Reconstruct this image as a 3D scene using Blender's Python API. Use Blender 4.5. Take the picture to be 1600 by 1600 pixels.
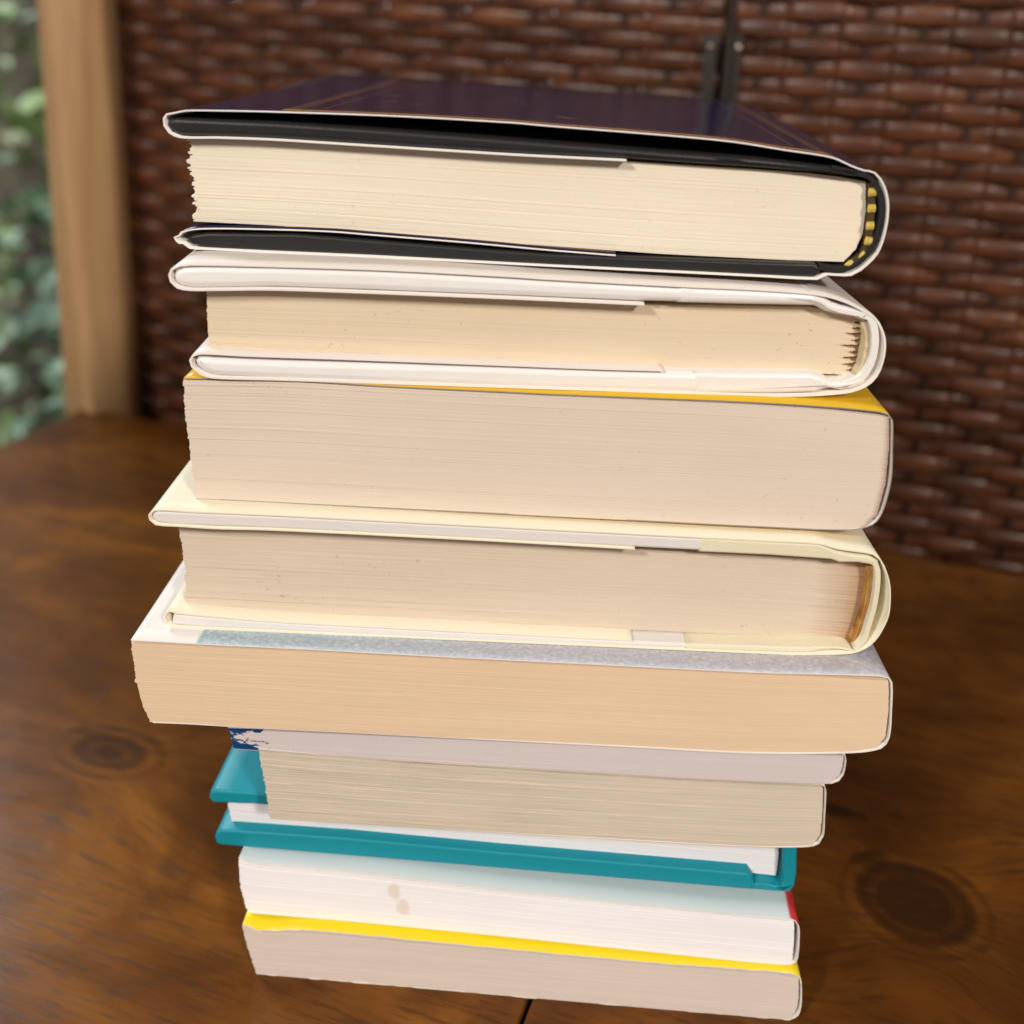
import bpy, bmesh, math, random
from mathutils import Vector, Matrix, noise as mnoise

for o in list(bpy.data.objects): bpy.data.objects.remove(o)
scene = bpy.context.scene
rnd = random.Random(7)
MM = 0.001

# ------------------------------------------------------------------ camera
cam_d = bpy.data.cameras.new('camera'); cam = bpy.data.objects.new('camera', cam_d)
scene.collection.objects.link(cam); scene.camera = cam
p, r = math.radians(17.5), math.radians(2.2)
F = Vector((0, math.cos(p), -math.sin(p))); R0 = Vector((1, 0, 0)); U0 = R0.cross(F)
Rt = math.cos(r)*R0 + math.sin(r)*U0; Up = -math.sin(r)*R0 + math.cos(r)*U0
m = Matrix((Rt, Up, -F)).transposed().to_4x4(); m.translation = Vector((0, 0, 0.2352))
cam.matrix_world = m
cam_d.sensor_width = 36; cam_d.lens = 36*1700/1600; cam_d.shift_y = -254/1600
cam_d.clip_start = 0.01; cam_d.clip_end = 100
cam_d.dof.use_dof = True; cam_d.dof.focus_distance = 0.246; cam_d.dof.aperture_fstop = 8.8

# ------------------------------------------------------------------ light
world = bpy.data.worlds.new('World'); scene.world = world; world.use_nodes = True
bg = world.node_tree.nodes['Background']
bg.inputs[0].default_value = (1.0, 0.965, 0.92, 1); bg.inputs[1].default_value = 0.25
def lamp(name, direction, dist, power, size, color, target=(0.0, 0.22, 0.12)):
    l = bpy.data.lights.new(name, 'AREA'); l.shape = 'DISK'; l.size = size; l.energy = power; l.color = color
    o = bpy.data.objects.new(name, l); scene.collection.objects.link(o)
    d = Vector(direction).normalized(); o.location = Vector(target) + d*dist
    o.rotation_euler = d.to_track_quat('Z', 'Y').to_euler()
    return o
lamp('ceiling_lamp', (0.55, -1.1, 0.74), 1.9, 21.5, 0.22, (1.0, 0.91, 0.80))
lamp('ceiling_lamp', (-0.95, -1.2, 1.0), 1.9, 19.5, 0.22, (1.0, 0.94, 0.87))
lamp('daylight', (-0.5, 0.2, 1.0), 2.6, 92, 1.2, (0.86, 0.95, 1.0), (-0.9, 1.7, -0.3))
scene.view_settings.view_transform = 'Standard'; scene.view_settings.look = 'None'
scene.view_settings.exposure = 0.0; scene.view_settings.gamma = 1.0

# ------------------------------------------------------------------ helpers
def link(o, parent=None):
    scene.collection.objects.link(o)
    if parent: o.parent = parent
    return o
def mesh_obj(name, verts, faces, mats, parent=None, fmat=None, uvs=None, smooth=False):
    me = bpy.data.meshes.new(name); me.from_pydata(verts, [], faces)
    for mt in mats: me.materials.append(mt)
    if fmat: me.polygons.foreach_set('material_index', fmat)
    if uvs:
        uvl = me.uv_layers.new(name='UVMap')
        for l in me.loops: uvl.data[l.index].uv = uvs[l.vertex_index]
    if smooth: me.polygons.foreach_set('use_smooth', [True]*len(me.polygons))
    me.update()
    return link(bpy.data.objects.new(name, me), parent)
def empty(name, loc, rz=0, parent=None):
    o = bpy.data.objects.new(name, None); o.location = loc; o.rotation_euler = (0, 0, rz); o.empty_display_size = 0.02
    return link(o, parent)
def tag(o, label, cat, group=None):
    o['label'] = label; o['category'] = cat
    if group: o['group'] = group
def structure(o): o['kind'] = 'structure'; return o

def interp(pts, x, key=0):
    a = 1-key
    ps = sorted(pts, key=lambda q: q[key])
    if x <= ps[0][key]: 
        q0, q1 = ps[0], ps[1]
    elif x >= ps[-1][key]:
        q0, q1 = ps[-2], ps[-1]
    else:
        for q0, q1 in zip(ps[:-1], ps[1:]):
            if q0[key] <= x <= q1[key]: break
    d = q1[key]-q0[key]
    if abs(d) < 1e-9: return q0[a]
    t = max(-0.05, min(1.05, (x-q0[key])/d))
    return q0[a]+(q1[a]-q0[a])*t
def arc_param(pts, t):
    """point at fraction t of a polyline's length"""
    L = [0]
    for a, b in zip(pts[:-1], pts[1:]): L.append(L[-1]+math.dist(a, b))
    s = t*L[-1]
    for i in range(len(pts)-1):
        if s <= L[i+1] or i == len(pts)-2:
            f = (s-L[i])/max(1e-9, L[i+1]-L[i]); a, b = pts[i], pts[i+1]
            return (a[0]+(b[0]-a[0])*f, a[1]+(b[1]-a[1])*f)
def smooth_path(pts, step=1.2, iters=1):
    """Catmull-Rom resampling of an open path (mm)"""
    P = [Vector(q) for q in pts]; P = [2*P[0]-P[1]] + P + [2*P[-1]-P[-2]]
    out = []
    for i in range(1, len(P)-2):
        p0, p1, p2, p3 = P[i-1:i+3]
        d1, d0, d2 = (p2-p1).length, (p1-p0).length, (p3-p2).length
        m1 = (p2-p0)/(d0+d1)*d1; m2 = (p3-p1)/(d1+d2)*d1
        n = max(1, min(16, int(d1/step)))
        for k in range(n):
            t = k/n
            out.append((2*t**3-3*t*t+1)*p1+(t**3-2*t*t+t)*m1+(-2*t**3+3*t*t)*p2+(t**3-t*t)*m2)
    out.append(P[-2]); return out

# mesh coordinates of a book: x = along its front edge, y = depth into the stack, z = up (metres)
def text_block(parent, D, depth, mats, layer=0.3, jit=0.06, left_jit=0.05, wave=0.15, seed=1, band=None):
    rg = random.Random(seed); v0 = D['v']
    h = max(q[1] for q in D['left'])-min(q[1] for q in D['left'])
    N = max(8, int(h/(layer*.82))); M = 26
    ts = [i/N for i in range(N+1)]
    for i in range(1, N): ts[i] += rg.uniform(-.35, .35)/N
    left = sorted(D['left'], key=lambda q: q[1]); right = sorted(D['right'], key=lambda q: q[1])
    verts, faces, uvs = [], [], []
    rows = []
    lj = 0
    for i in range(N):
        tm = (ts[i]+ts[i+1])/2
        off = rg.gauss(0, jit*.9) + (rg.uniform(-.3, .3)*jit*6 if rg.random() < .07 else 0)
        if band: off += band(tm)
        lj = 0.55*lj + rg.gauss(0, left_jit)
        ph = rg.uniform(0, 6.28); ph2 = rg.uniform(2, 5)
        for t in (ts[i], ts[i+1]):
            ul = arc_param(left, t)[0] + lj
            ur = arc_param(right, t)[0] + rg.gauss(0, .05)
            for (nt, nd, nh) in D.get('notch', []):
                a = abs(tm-nt)/nh
                if a < 1: ur -= nd*(1-a)**1.15
            row = []
            for j in range(M):
                s = j/(M-1)
                u = ul+(ur-ul)*s
                wb, wt = interp(D['bottom'], u), interp(D['top'], u)
                w = wb+(wt-wb)*t
                v = v0 + off*(0.55+0.45*math.sin(ph+ph2*s))*(1.15-.75*s) + wave*mnoise.noise((s*2.0, tm*3.0, seed*1.7))
                row.append(len(verts)); verts.append((u*MM, v*MM, w*MM)); uvs.append((s, t))
            for j in reversed(range(M)):
                s = j/(M-1); u = ul+(ur-ul)*s
                w = interp(D['bottom'], u)*(1-t)+interp(D['top'], u)*t
                row.append(len(verts)); verts.append((u*MM, (v0+depth)*MM, w*MM)); uvs.append((s, t))
            rows.append(row)
    K = 2*M
    for a, b in zip(rows[:-1], rows[1:]):
        for j in range(K):
            k = (j+1) % K
            faces.append((a[j], a[k], b[k], b[j]))
    for row, flip in ((rows[0], True), (rows[-1], False)):
        for j in range(M-1):
            f = (row[j], row[j+1], row[K-2-j], row[K-1-j])
            faces.append(f[::-1] if flip else f)
    return mesh_obj('text_block', verts, faces, mats, parent, uvs=uvs)

def ribbon(name, parent, path, thick, v0, v1, mats, nv=10, step=1.2, wobble=0.0, seed=0, rag=0.0, sag=None):
    """a sheet following a traced path, extruded in depth; mats = (outer, inner, edge)"""
    P = smooth_path(path, step); n = len(P); th = thick/2
    nor = []
    for i in range(n):
        a, b = P[max(0, i-1)], P[min(n-1, i+1)]; d = (b-a).normalized(); nor.append(Vector((-d.y, d.x)))
    verts, faces, fm, uvs = [], [], [], []
    arc = [0]
    for a, b in zip(P[:-1], P[1:]): arc.append(arc[-1]+(b-a).length)
    vs = [v0+(v1-v0)*(k/nv)**1.6 for k in range(nv+1)]
    for k, v in enumerate(vs):
        for side in (1, -1):
            for i in range(n):
                wob = wobble*mnoise.noise((P[i].x*.03, v*.025, seed)) * min(1, (v-v0)/30)
                rg = rag*mnoise.noise((P[i].x*.9, P[i].y*.9, seed+5)) if k == 0 else 0
                q = P[i]+nor[i]*th*side
                if sag:         # a bowed sheet settles on its board towards the back
                    w0, w1, amt, wid = sag
                    f = max(0, min(1, (P[i].y-w0)/(w1-w0))); g = min(1, (v-v0)/(.7*(v1-v0)))
                    wob -= amt*f*g*(.5+.5*math.sin(math.pi*max(0, min(1, P[i].x/wid))))
                verts.append((q.x*MM, (v+rg)*MM, (q.y+wob)*MM)); uvs.append((arc[i]/arc[-1], (v-v0)/(v1-v0)))
    def idx(k, side, i): return k*2*n + (0 if side > 0 else n) + i
    for k in range(nv):
        for i in range(n-1):
            faces.append((idx(k,1,i), idx(k,1,i+1), idx(k+1,1,i+1), idx(k+1,1,i))); fm.append(0)
            faces.append((idx(k,-1,i+1), idx(k,-1,i), idx(k+1,-1,i), idx(k+1,-1,i+1))); fm.append(1)
        for i in (0, n-1):
            faces.append((idx(k,1,i), idx(k,-1,i), idx(k+1,-1,i), idx(k+1,1,i))); fm.append(2)
    for k in (0, nv):
        for i in range(n-1):
            faces.append((idx(k,1,i), idx(k,1,i+1), idx(k,-1,i+1), idx(k,-1,i))); fm.append(2)
    o = mesh_obj(name, verts, faces, mats, parent, fmat=fm, uvs=uvs)
    bm = bmesh.new(); bm.from_mesh(o.data); bmesh.ops.recalc_face_normals(bm, faces=bm.faces); bm.to_mesh(o.data); bm.free()
    o.data.polygons.foreach_set('use_smooth', [m_ != 2 for m_ in fm])
    return o

def prism(name, parent, poly, v0, v1, mat, bevel=0.5, step=4.0, seg=3, grow=0.0):
    """closed traced outline extruded in depth with a rounded front edge"""
    Q = [Vector(q) for q in poly]; P = []
    for a, b in zip(Q, Q[1:]+Q[:1]):
        n = max(1, int((b-a).length/step))
        for k in range(n): P.append(a+(b-a)*k/n)
    area = sum(a.x*b.y-b.x*a.y for a, b in zip(P, P[1:]+P[:1]))
    if area < 0: P.reverse()
    n = len(P); inn = []
    for i in range(n):
        d1 = (P[i]-P[i-1]).normalized(); d2 = (P[(i+1) % n]-P[i]).normalized()
        d = (d1+d2); d = d.normalized() if d.length > 1e-6 else d1
        c = max(.5, Vector((-d1.y, d1.x)).dot(Vector((-d.y, d.x))))
        inn.append(Vector((-d.y, d.x))/c)
    P = [q-i_*grow for q, i_ in zip(P, inn)]
    verts, faces = [], []
    rings = []
    for k in range(seg+1):
        a = math.pi/2*k/seg
        ins = bevel*(1-math.sin(a)); dv = bevel*(1-math.cos(a))
        rings.append([len(verts)+i for i in range(n)])
        verts += [((P[i]+inn[i]*ins).x*MM, (v0+dv)*MM, (P[i]+inn[i]*ins).y*MM) for i in range(n)]
    rings.append([len(verts)+i for i in range(n)])
    verts += [(q.x*MM, v1*MM, q.y*MM) for q in P]
    for a, b in zip(rings[:-1], rings[1:]):
        for i in range(n): faces.append((a[i], a[(i+1) % n], b[(i+1) % n], b[i]))
    faces.append(tuple(rings[0])); faces.append(tuple(rings[-1]))
    o = mesh_obj(name, verts, faces, [mat], parent)
    bm = bmesh.new(); bm.from_mesh(o.data); bmesh.ops.recalc_face_normals(bm, faces=bm.faces)
    bmesh.ops.triangulate(bm, faces=[f for f in bm.faces if len(f.verts) > 4])
    bm.to_mesh(o.data); bm.free()
    o.data.polygons.foreach_set('use_smooth', [len(pp.vertices) == 4 for pp in o.data.polygons])
    return o

# ------------------------------------------------------------------ materials
class Nodes:
    def __init__(s, name, rough=0.7, spec=0.3):
        s.m = bpy.data.materials.new(name); s.m.use_nodes = True; s.t = s.m.node_tree; s.n = s.t.nodes
        s.b = s.n['Principled BSDF']; s.b.inputs['Roughness'].default_value = rough
        s.b.inputs['Specular IOR Level'].default_value = spec
    def add(s, typ, **kw):
        x = s.n.new(typ)
        for k, v in kw.items(): setattr(x, k, v)
        return x
    def link(s, a, b): s.t.links.new(a, b)
    def coord(s, out='Object', scale=(1,1,1), rot=(0,0,0), loc=(0,0,0)):
        c = s.add('ShaderNodeTexCoord'); mp = s.add('ShaderNodeMapping')
        mp.inputs['Scale'].default_value = scale; mp.inputs['Rotation'].default_value = rot; mp.inputs['Location'].default_value = loc
        s.link(c.outputs[out], mp.inputs[0]); return mp.outputs[0]
    def noise(s, vec, scale=5, detail=3, rough=.5, dist=0):
        x = s.add('ShaderNodeTexNoise'); x.inputs['Scale'].default_value = scale; x.inputs['Detail'].default_value = detail
        x.inputs['Roughness'].default_value = rough; x.inputs['Distortion'].default_value = dist
        s.link(vec, x.inputs['Vector']); return x.outputs['Fac']
    def ramp(s, fac, stops):
        x = s.add('ShaderNodeValToRGB'); e = x.color_ramp.elements
        while len(e) < len(stops): e.new(0.5)
        for el, (pos, c) in zip(e, stops):
            el.position = pos; el.color = (c, c, c, 1) if isinstance(c, (int, float)) else (*c, 1)
        s.link(fac, x.inputs[0]); return x.outputs[0]
    def mix(s, fac, a, b, mode='MIX'):
        x = s.add('ShaderNodeMix', data_type='RGBA', blend_type=mode)
        for sock, val in ((x.inputs[0], fac), (x.inputs[6], a), (x.inputs[7], b)):
            if hasattr(val, 'is_linked'): s.link(val, sock)
            elif isinstance(val, (int, float)): sock.default_value = val
            else: sock.default_value = (*val, 1)
        return x.outputs[2]
    def math(s, op, a, b=None, c=None, clamp=False):
        x = s.add('ShaderNodeMath', operation=op, use_clamp=clamp)
        for i, val in enumerate((a, b, c)):
            if val is None: continue
            if hasattr(val, 'is_linked'): s.link(val, x.inputs[i])
            else: x.inputs[i].default_value = val
        return x.outputs[0]
    def sep(s, vec):
        x = s.add('ShaderNodeSeparateXYZ'); s.link(vec, x.inputs[0]); return x.outputs
    def bump(s, h, strength=.3, dist=.001):
        x = s.add('ShaderNodeBump'); x.inputs['Strength'].default_value = strength; x.inputs['Distance'].default_value = dist
        s.link(h, x.inputs['Height']); s.link(x.outputs[0], s.b.inputs['Normal'])
    def color(s, c):
        if hasattr(c, 'is_linked'): s.link(c, s.b.inputs['Base Color'])
        else: s.b.inputs['Base Color'].default_value = (*c, 1)
        return s.m

def mul(c, k): return tuple(x*k for x in c)
def mat_pages(name, base, lines=70, contrast=.10, specks=.0, spine_stain=None, blot=None, paint=None, tint=None):
    k = Nodes(name, .92, .1)
    c = k.coord('UV', (1.6, lines*1.5, 1)); n1 = k.noise(c, 1.0, 5, .7)
    c2 = k.coord('UV', (5, lines*4.2, 1), loc=(3, 1, 0)); n2 = k.noise(c2, 1.0, 3, .6)
    c3 = k.coord('Object', (60, 60, 60)); n3 = k.noise(c3, 1.0, 3, .5)
    fade = k.ramp(k.sep(k.coord('UV'))[0], [(0, 1), (.5, .75), (1, .35)])      # the sheets lie tighter towards the spine
    big = k.noise(k.coord('Object', (22, 22, 70)), 1.0, 3, .5)
    b0 = k.mix(k.ramp(big, [(.3, 0), (.7, 1)]), mul(base, .955), (base[0]*1.02, base[1]*1.025, base[2]*1.03))
    col = k.mix(k.math('MULTIPLY', k.ramp(n1, [(.35, 1), (.62, 0)]), fade), b0, mul(base, 1-contrast*1.35))
    col = k.mix(k.math('MULTIPLY', k.ramp(n2, [(.34, .7), (.5, 0)]), fade), col, mul(base, 1-contrast*2.7))
    if tint: col = k.mix(k.ramp(n3, [(.35, 0), (.7, 1)]), col, tint)
    if specks:
        v = k.coord('Object', (1, 1, 1)); sp = k.noise(v, 820, 1, .4); sp2 = k.noise(v, 90, 2, .5)
        f = k.math('MULTIPLY', k.ramp(sp, [(.70, 0), (.78, 1)]), k.ramp(sp2, [(.52, 0), (.6, specks)]))
        col = k.mix(f, col, (.30, .16, .07))
    uv = k.coord('UV'); s = k.sep(uv)
    if spine_stain:
        st = k.noise(k.coord('UV', (5, lines*.75, 1), loc=(7, 2, 0)), 1.0, 4, .7)
        a, b, amt, sc = spine_stain
        g = k.math('SUBTRACT', s[0], k.math('MULTIPLY', st, b))
        f = k.math('MULTIPLY', k.ramp(g, [(a-b*1.27, 0), (a-b*.8, .45), (a-b*.47, 1)]), amt)
        col = k.mix(f, col, sc)
    if blot:
        w = k.noise(k.coord('Object', (1, 1, 1)), 260, 2, .5)
        for (bs, bt, rs, rt) in blot:
            dx = k.math('DIVIDE', k.math('SUBTRACT', s[0], bs), rs); dy = k.math('DIVIDE', k.math('SUBTRACT', s[1], bt), rt)
            d = k.math('ADD', k.math('ADD', k.math('MULTIPLY', dx, dx), k.math('MULTIPLY', dy, dy)), k.math('MULTIPLY', k.math('SUBTRACT', w, .5), 2.4))
            col = k.mix(k.ramp(d, [(.35, .34), (1.0, 0)]), col, (.62, .43, .22))
    if paint:
        w = k.noise(k.coord('UV', (42, 3.5, 1), loc=(2, 5, 0)), 1.0, 6, .7)
        g = k.math('ADD', k.math('MULTIPLY', s[0], 11.0), k.math('MULTIPLY', k.math('SUBTRACT', w, .5), 3.6))
        gl = k.math('ADD', g, k.math('MULTIPLY', k.math('ABSOLUTE', k.math('SUBTRACT', s[1], .62)), -1.0))
        col = k.mix(k.ramp(gl, [(.02, 1), (.10, 0)]), col, paint)
    k.bump(n2, .15, .0002)
    return k.color(col)
def mat_card(name, base, rough=.45, spec=.4, var=.05, grain=700, bump=.06):
    k = Nodes(name, rough, spec)
    n = k.noise(k.coord('Object'), 40, 3, .55); n2 = k.noise(k.coord('Object'), grain, 3, .6)
    col = k.mix(n, mul(base, 1-var), mul(base, 1+var)); k.bump(n2, bump, .0003)
    return k.color(col)

BOOKS={
 '10':{
  'loc':[-58.27,213.42,0.0],
  'rot':-3.179,
  'text':{'v':0.4,'left':[[-0.13,0.0],[-1.69,6.38],[-2.54,9.95],[-3.18,14.31]],'right':[[133.31,0.45],[134.31,4.03],[134.34,7.07],[133.73,12.42]],'top':[[-3.16,14.92],[0.99,13.45],[14.23,14.64],[60.87,13.99],[99.25,13.64],[128.11,13.99],[133.72,13.22]],'bottom':[[-0.12,0.0],[25.03,0.0],[61.35,0.0],[100.32,0.0],[133.67,0.08]]},
  'cover':[[-3.17,15.52],[1.13,14.07],[14.34,15.36],[60.87,14.71],[99.17,14.35],[127.96,14.71],[132.75,14.34],[134.02,13.29],[134.64,10.56],[135.1,6.6],[135.11,3.15],[134.14,0.8],[132.52,0.0],[100.29,0.0],[61.38,0.0],[25.11,0.0],[0.0,0.0]],
 },
 '9':{
  'loc':[-60.42,217.27,15.48],
  'rot':-4.107,
  'text':{'v':0.4,'left':[[-0.14,0.0],[-1.07,1.09],[-2.16,6.97],[-2.33,15.03]],'right':[[134.41,0.05],[134.11,7.5],[133.46,13.25]],'top':[[-2.29,16.01],[0.43,15.15],[26.92,15.25],[64.07,13.91],[94.72,13.45],[119.73,13.24],[133.51,13.44]],'bottom':[[-0.13,0.0],[26.81,0.3],[62.96,0.27],[101.61,0.0],[134.59,0.0]]},
  'cover':[[-2.29,16.67],[0.58,15.82],[27.01,15.92],[64.08,14.59],[94.67,14.12],[119.62,13.91],[131.99,14.34],[133.75,13.49],[134.76,11.88],[135.27,8.06],[135.49,4.17],[135.29,1.18],[132.98,0.0],[101.59,0.0],[62.99,0.38],[26.9,0.41],[0.0,0.0]],
 },
 '8':{
  'loc':[-69.55,222.19,31.7],
  'rot':-3.431,
  'text':{'v':3.2,'left':[[3.53,3.43],[3.03,7.11],[2.4,11.71]],'right':[[139.39,1.93],[139.45,5.63],[139.18,10.98]],'top':[[2.39,11.33],[32.41,11.14],[70.82,10.87],[139.22,10.6]],'bottom':[[3.53,3.43],[32.34,3.54],[71.08,2.93],[131.22,2.45],[139.83,2.17]]},
  'top_board':[[-0.71,15.99],[0.77,16.79],[33.17,16.97],[70.89,16.86],[129.42,16.44],[133.99,16.34],[134.34,12.99],[129.77,12.9],[71.01,13.09],[33.13,13.17],[10.76,13.38],[-0.22,12.79],[-1.13,14.04]],
  'bottom_board':[[0.16,3.55],[1.36,4.74],[4.63,5.06],[33.06,5.47],[71.28,5.07],[129.02,4.92],[131.95,4.93],[132.84,3.68],[133.94,2.06],[133.07,0.0],[129.52,0.0],[71.44,0.03],[35.43,0.06],[1.31,0.03],[0.03,0.59],[-0.23,2.14]],
  'spine':[[139.21,17.04],[141.43,17.45],[142.46,16.43],[143.48,6.13],[143.48,2.09],[142.48,0.05],[139.57,0.0],[133.07,0.0],[133.36,1.61],[135.78,2.15],[138.92,1.61],[140.35,1.18],[140.51,3.9]],
  'spine_top':[[134.02,15.96],[137.7,17.08],[141.43,17.45],[141.69,15.23],[134.3,13.36]],
  'lining':[[139.73,10.64],[140.3,5.49],[140.28,1.39]],
 },
 '7':{
  'loc':[-53.17,212.38,48.77],
  'rot':-1.771,
  'text':{'v':0.4,'left':[[-0.1,0.02],[-1.02,9.83],[-2.22,19.22]],'right':[[127.72,1.93],[129.31,4.79],[129.28,9.32],[128.4,18.36]],'top':[[-2.23,18.87],[18.16,18.25],[53.95,17.93],[95.64,17.79],[128.58,18.1]],'bottom':[[-0.1,0.0],[27.15,0.0],[54.57,0.0],[85.89,0.0],[114.03,0.26],[127.76,1.56]]},
  'cover':[[-2.26,19.44],[18.24,18.84],[53.95,18.52],[95.55,18.37],[127.96,18.83],[128.73,18.44],[129.18,17.15],[129.8,9.71],[130.12,4.66],[129.36,2.41],[126.82,1.3],[113.95,0.34],[85.86,0.0],[54.59,0.0],[27.22,0.0],[-0.0,0.0]],
 },
 '6':{
  'loc':[-55.17,212.61,67.84],
  'rot':-2.256,
  'text':{'v':0.4,'left':[[-5.86,0.0],[-6.49,2.55],[-7.28,5.3]],'right':[[131.41,1.19],[133.36,2.92],[133.77,5.38],[133.69,8.32]],'top':[[-7.29,5.13],[20.23,5.96],[55.72,6.72],[96.85,7.58],[133.95,8.51]],'bottom':[[-5.85,0.0],[-0.11,0.0],[6.66,0.0],[20.17,0.0],[55.95,0.0],[97.5,0.0],[117.58,0.37],[131.73,0.95]]},
  'cover':[[-7.29,5.69],[20.32,6.53],[55.72,7.28],[96.77,8.14],[132.9,9.25],[133.96,8.82],[134.34,7.47],[134.21,3.48],[133.41,1.85],[131.92,1.03],[117.5,0.43],[97.45,0.0],[55.98,0.0],[20.25,0.0],[6.76,0.0],[0.0,0.0],[-5.89,0.0]],
 },
 '5':{
  'loc':[-69.45,209.49,76.61],
  'rot':-1.155,
  'text':{'v':0.4,'left':[[-9.74,0.0],[-11.39,5.25],[-12.33,10.75],[-12.66,20.64]],'right':[[154.63,3.18],[156.17,5.48],[155.83,13.0],[154.82,20.18]],'top':[[-12.66,20.64],[3.09,20.56],[26.66,20.6],[57.94,20.44],[86.25,20.44],[110.92,20.4],[128.47,20.44],[137.13,20.7],[154.78,20.51]],'bottom':[[-9.59,0.0],[-1.29,0.14],[9.69,0.0],[37.2,0.0],[72.87,0.0],[99.96,0.0],[127.06,0.04],[148.43,1.43],[154.93,3.11]]},
  'cover':[[-12.69,21.22],[3.25,21.15],[26.76,21.19],[57.97,21.03],[86.21,21.03],[110.82,20.99],[128.33,21.03],[136.97,21.29],[152.69,21.64],[154.69,21.27],[155.54,20.18],[156.44,13.33],[156.92,5.82],[155.54,3.03],[148.33,1.39],[126.99,0.0],[99.93,0.0],[72.89,0.0],[37.27,0.0],[9.8,0.0],[-1.17,0.1],[-9.16,0.0]],
 },
 '4':{
  'loc':[-74.92,215.6,98.07],
  'rot':-0.568,
  'text':{'v':4.5,'left':[[2.25,2.53],[2.52,13.1],[2.2,17.94],[1.5,23.5]],'right':[[154.54,1.25],[155.88,8.81],[156.08,14.88],[156.28,21.99]],'top':[[1.48,23.18],[21.94,23.2],[62.18,23.05],[104.07,22.35],[133.85,22.02],[148.17,21.75],[156.32,21.67]],'bottom':[[2.25,2.53],[21.3,2.3],[41.21,2.12],[62.58,2.01],[92.0,1.97],[136.04,1.66],[145.12,1.61],[154.85,1.09]]},
  'cover':[[103.52,24.7],[90.6,24.94],[62.49,25.31],[23.07,25.54],[11.77,25.31],[2.75,25.5],[-1.9,25.67],[-3.1,26.78],[-3.25,27.86],[-1.97,29.08],[6.18,29.07],[23.18,29.1],[42.11,28.92],[62.42,28.72],[90.41,28.43],[117.51,28.17],[132.3,28.02],[143.6,27.87],[147.19,26.95],[152.0,26.41],[155.41,25.95],[157.11,24.78],[158.15,23.26],[159.79,19.56],[160.56,16.09],[160.86,10.96],[159.96,7.18],[158.76,4.49],[156.89,2.42],[153.91,1.03],[144.22,0.2],[135.3,0.0],[116.7,0.0],[91.98,0.0],[62.98,0.0],[22.28,0.0],[8.44,0.0],[0.0,0.0],[-1.09,1.27],[-1.45,2.57],[-0.8,3.67],[-0.05,4.12],[1.38,3.78],[7.01,3.32],[22.36,2.6],[41.93,2.34],[62.93,2.15],[84.62,1.92],[104.56,1.76]],
  'top_board':[[-2.33,27.9],[-1.58,28.55],[6.15,28.53],[23.16,28.56],[62.43,28.18],[90.44,27.89],[117.56,27.63],[132.36,27.48],[143.66,27.33],[146.42,26.45],[146.65,24.59],[132.62,25.01],[117.78,25.07],[90.57,25.33],[62.48,25.7],[23.08,26.0],[2.77,25.82],[-1.45,26.16],[-2.39,26.97]],
  'bottom_board':[[0.61,3.0],[22.35,2.11],[41.93,1.93],[62.94,1.66],[84.64,1.59],[104.58,1.43],[116.56,1.46],[135.13,1.65],[144.04,1.77],[146.65,1.57],[147.14,1.1],[144.17,0.62],[135.26,0.41],[116.66,0.22],[91.96,0.0],[62.97,0.0],[22.29,0.2],[8.46,0.17],[0.03,0.5]],
  'cloth_top':[[117.55,27.71],[132.35,27.56],[143.65,27.4],[147.33,25.87],[150.76,25.25],[154.57,24.97],[156.5,24.12],[155.75,23.46],[152.33,23.92],[148.44,23.73],[146.68,24.35],[132.65,24.77],[117.8,24.84]],
  'cloth_bottom':[[116.55,1.54],[135.12,1.73],[144.02,1.93],[147.28,2.26],[151.59,2.32],[154.24,1.79],[154.89,1.24],[151.67,1.66],[147.4,1.28],[144.18,0.53],[135.27,0.33],[116.67,0.14]],
  'spine':[[154.65,24.35],[156.44,23.49],[157.36,20.39],[157.6,14.02],[157.13,9.15],[156.24,4.04],[154.67,1.81]],
  'lining':[[156.24,22.07],[156.69,18.75],[156.57,12.3],[156.05,6.55],[154.93,1.86]],
 },
 '3':{
  'loc':[-69.46,221.46,127.39],
  'rot':-1.459,
  'text':{'v':0.4,'left':[[-0.13,0.0],[-0.92,12.32],[-1.43,21.35],[-1.35,28.02]],'right':[[148.88,1.21],[151.05,3.82],[151.85,11.09],[151.42,20.11],[150.46,26.99]],'top':[[-1.35,27.94],[20.29,28.65],[42.22,28.35],[67.08,28.34],[76.72,28.31],[117.78,28.55],[135.64,28.21],[150.44,27.14]],'bottom':[[-0.12,0.04],[8.7,0.05],[35.79,0.0],[68.03,0.0],[97.8,0.0],[125.82,0.0],[145.89,0.42],[149.18,1.07]]},
  'cover':[[-1.34,28.38],[20.4,29.16],[42.28,28.78],[67.09,28.78],[76.7,28.75],[117.66,29.06],[135.47,28.86],[148.27,28.27],[150.24,27.72],[151.23,26.45],[152.1,20.31],[152.88,13.3],[152.52,7.49],[151.76,3.9],[150.37,1.81],[145.8,0.31],[125.75,0.0],[97.77,0.0],[68.05,0.0],[35.86,0.0],[8.81,0.01],[0.0,0.0]],
 },
 '2':{
  'loc':[-64.25,220.53,156.73],
  'rot':1.024,
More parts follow.
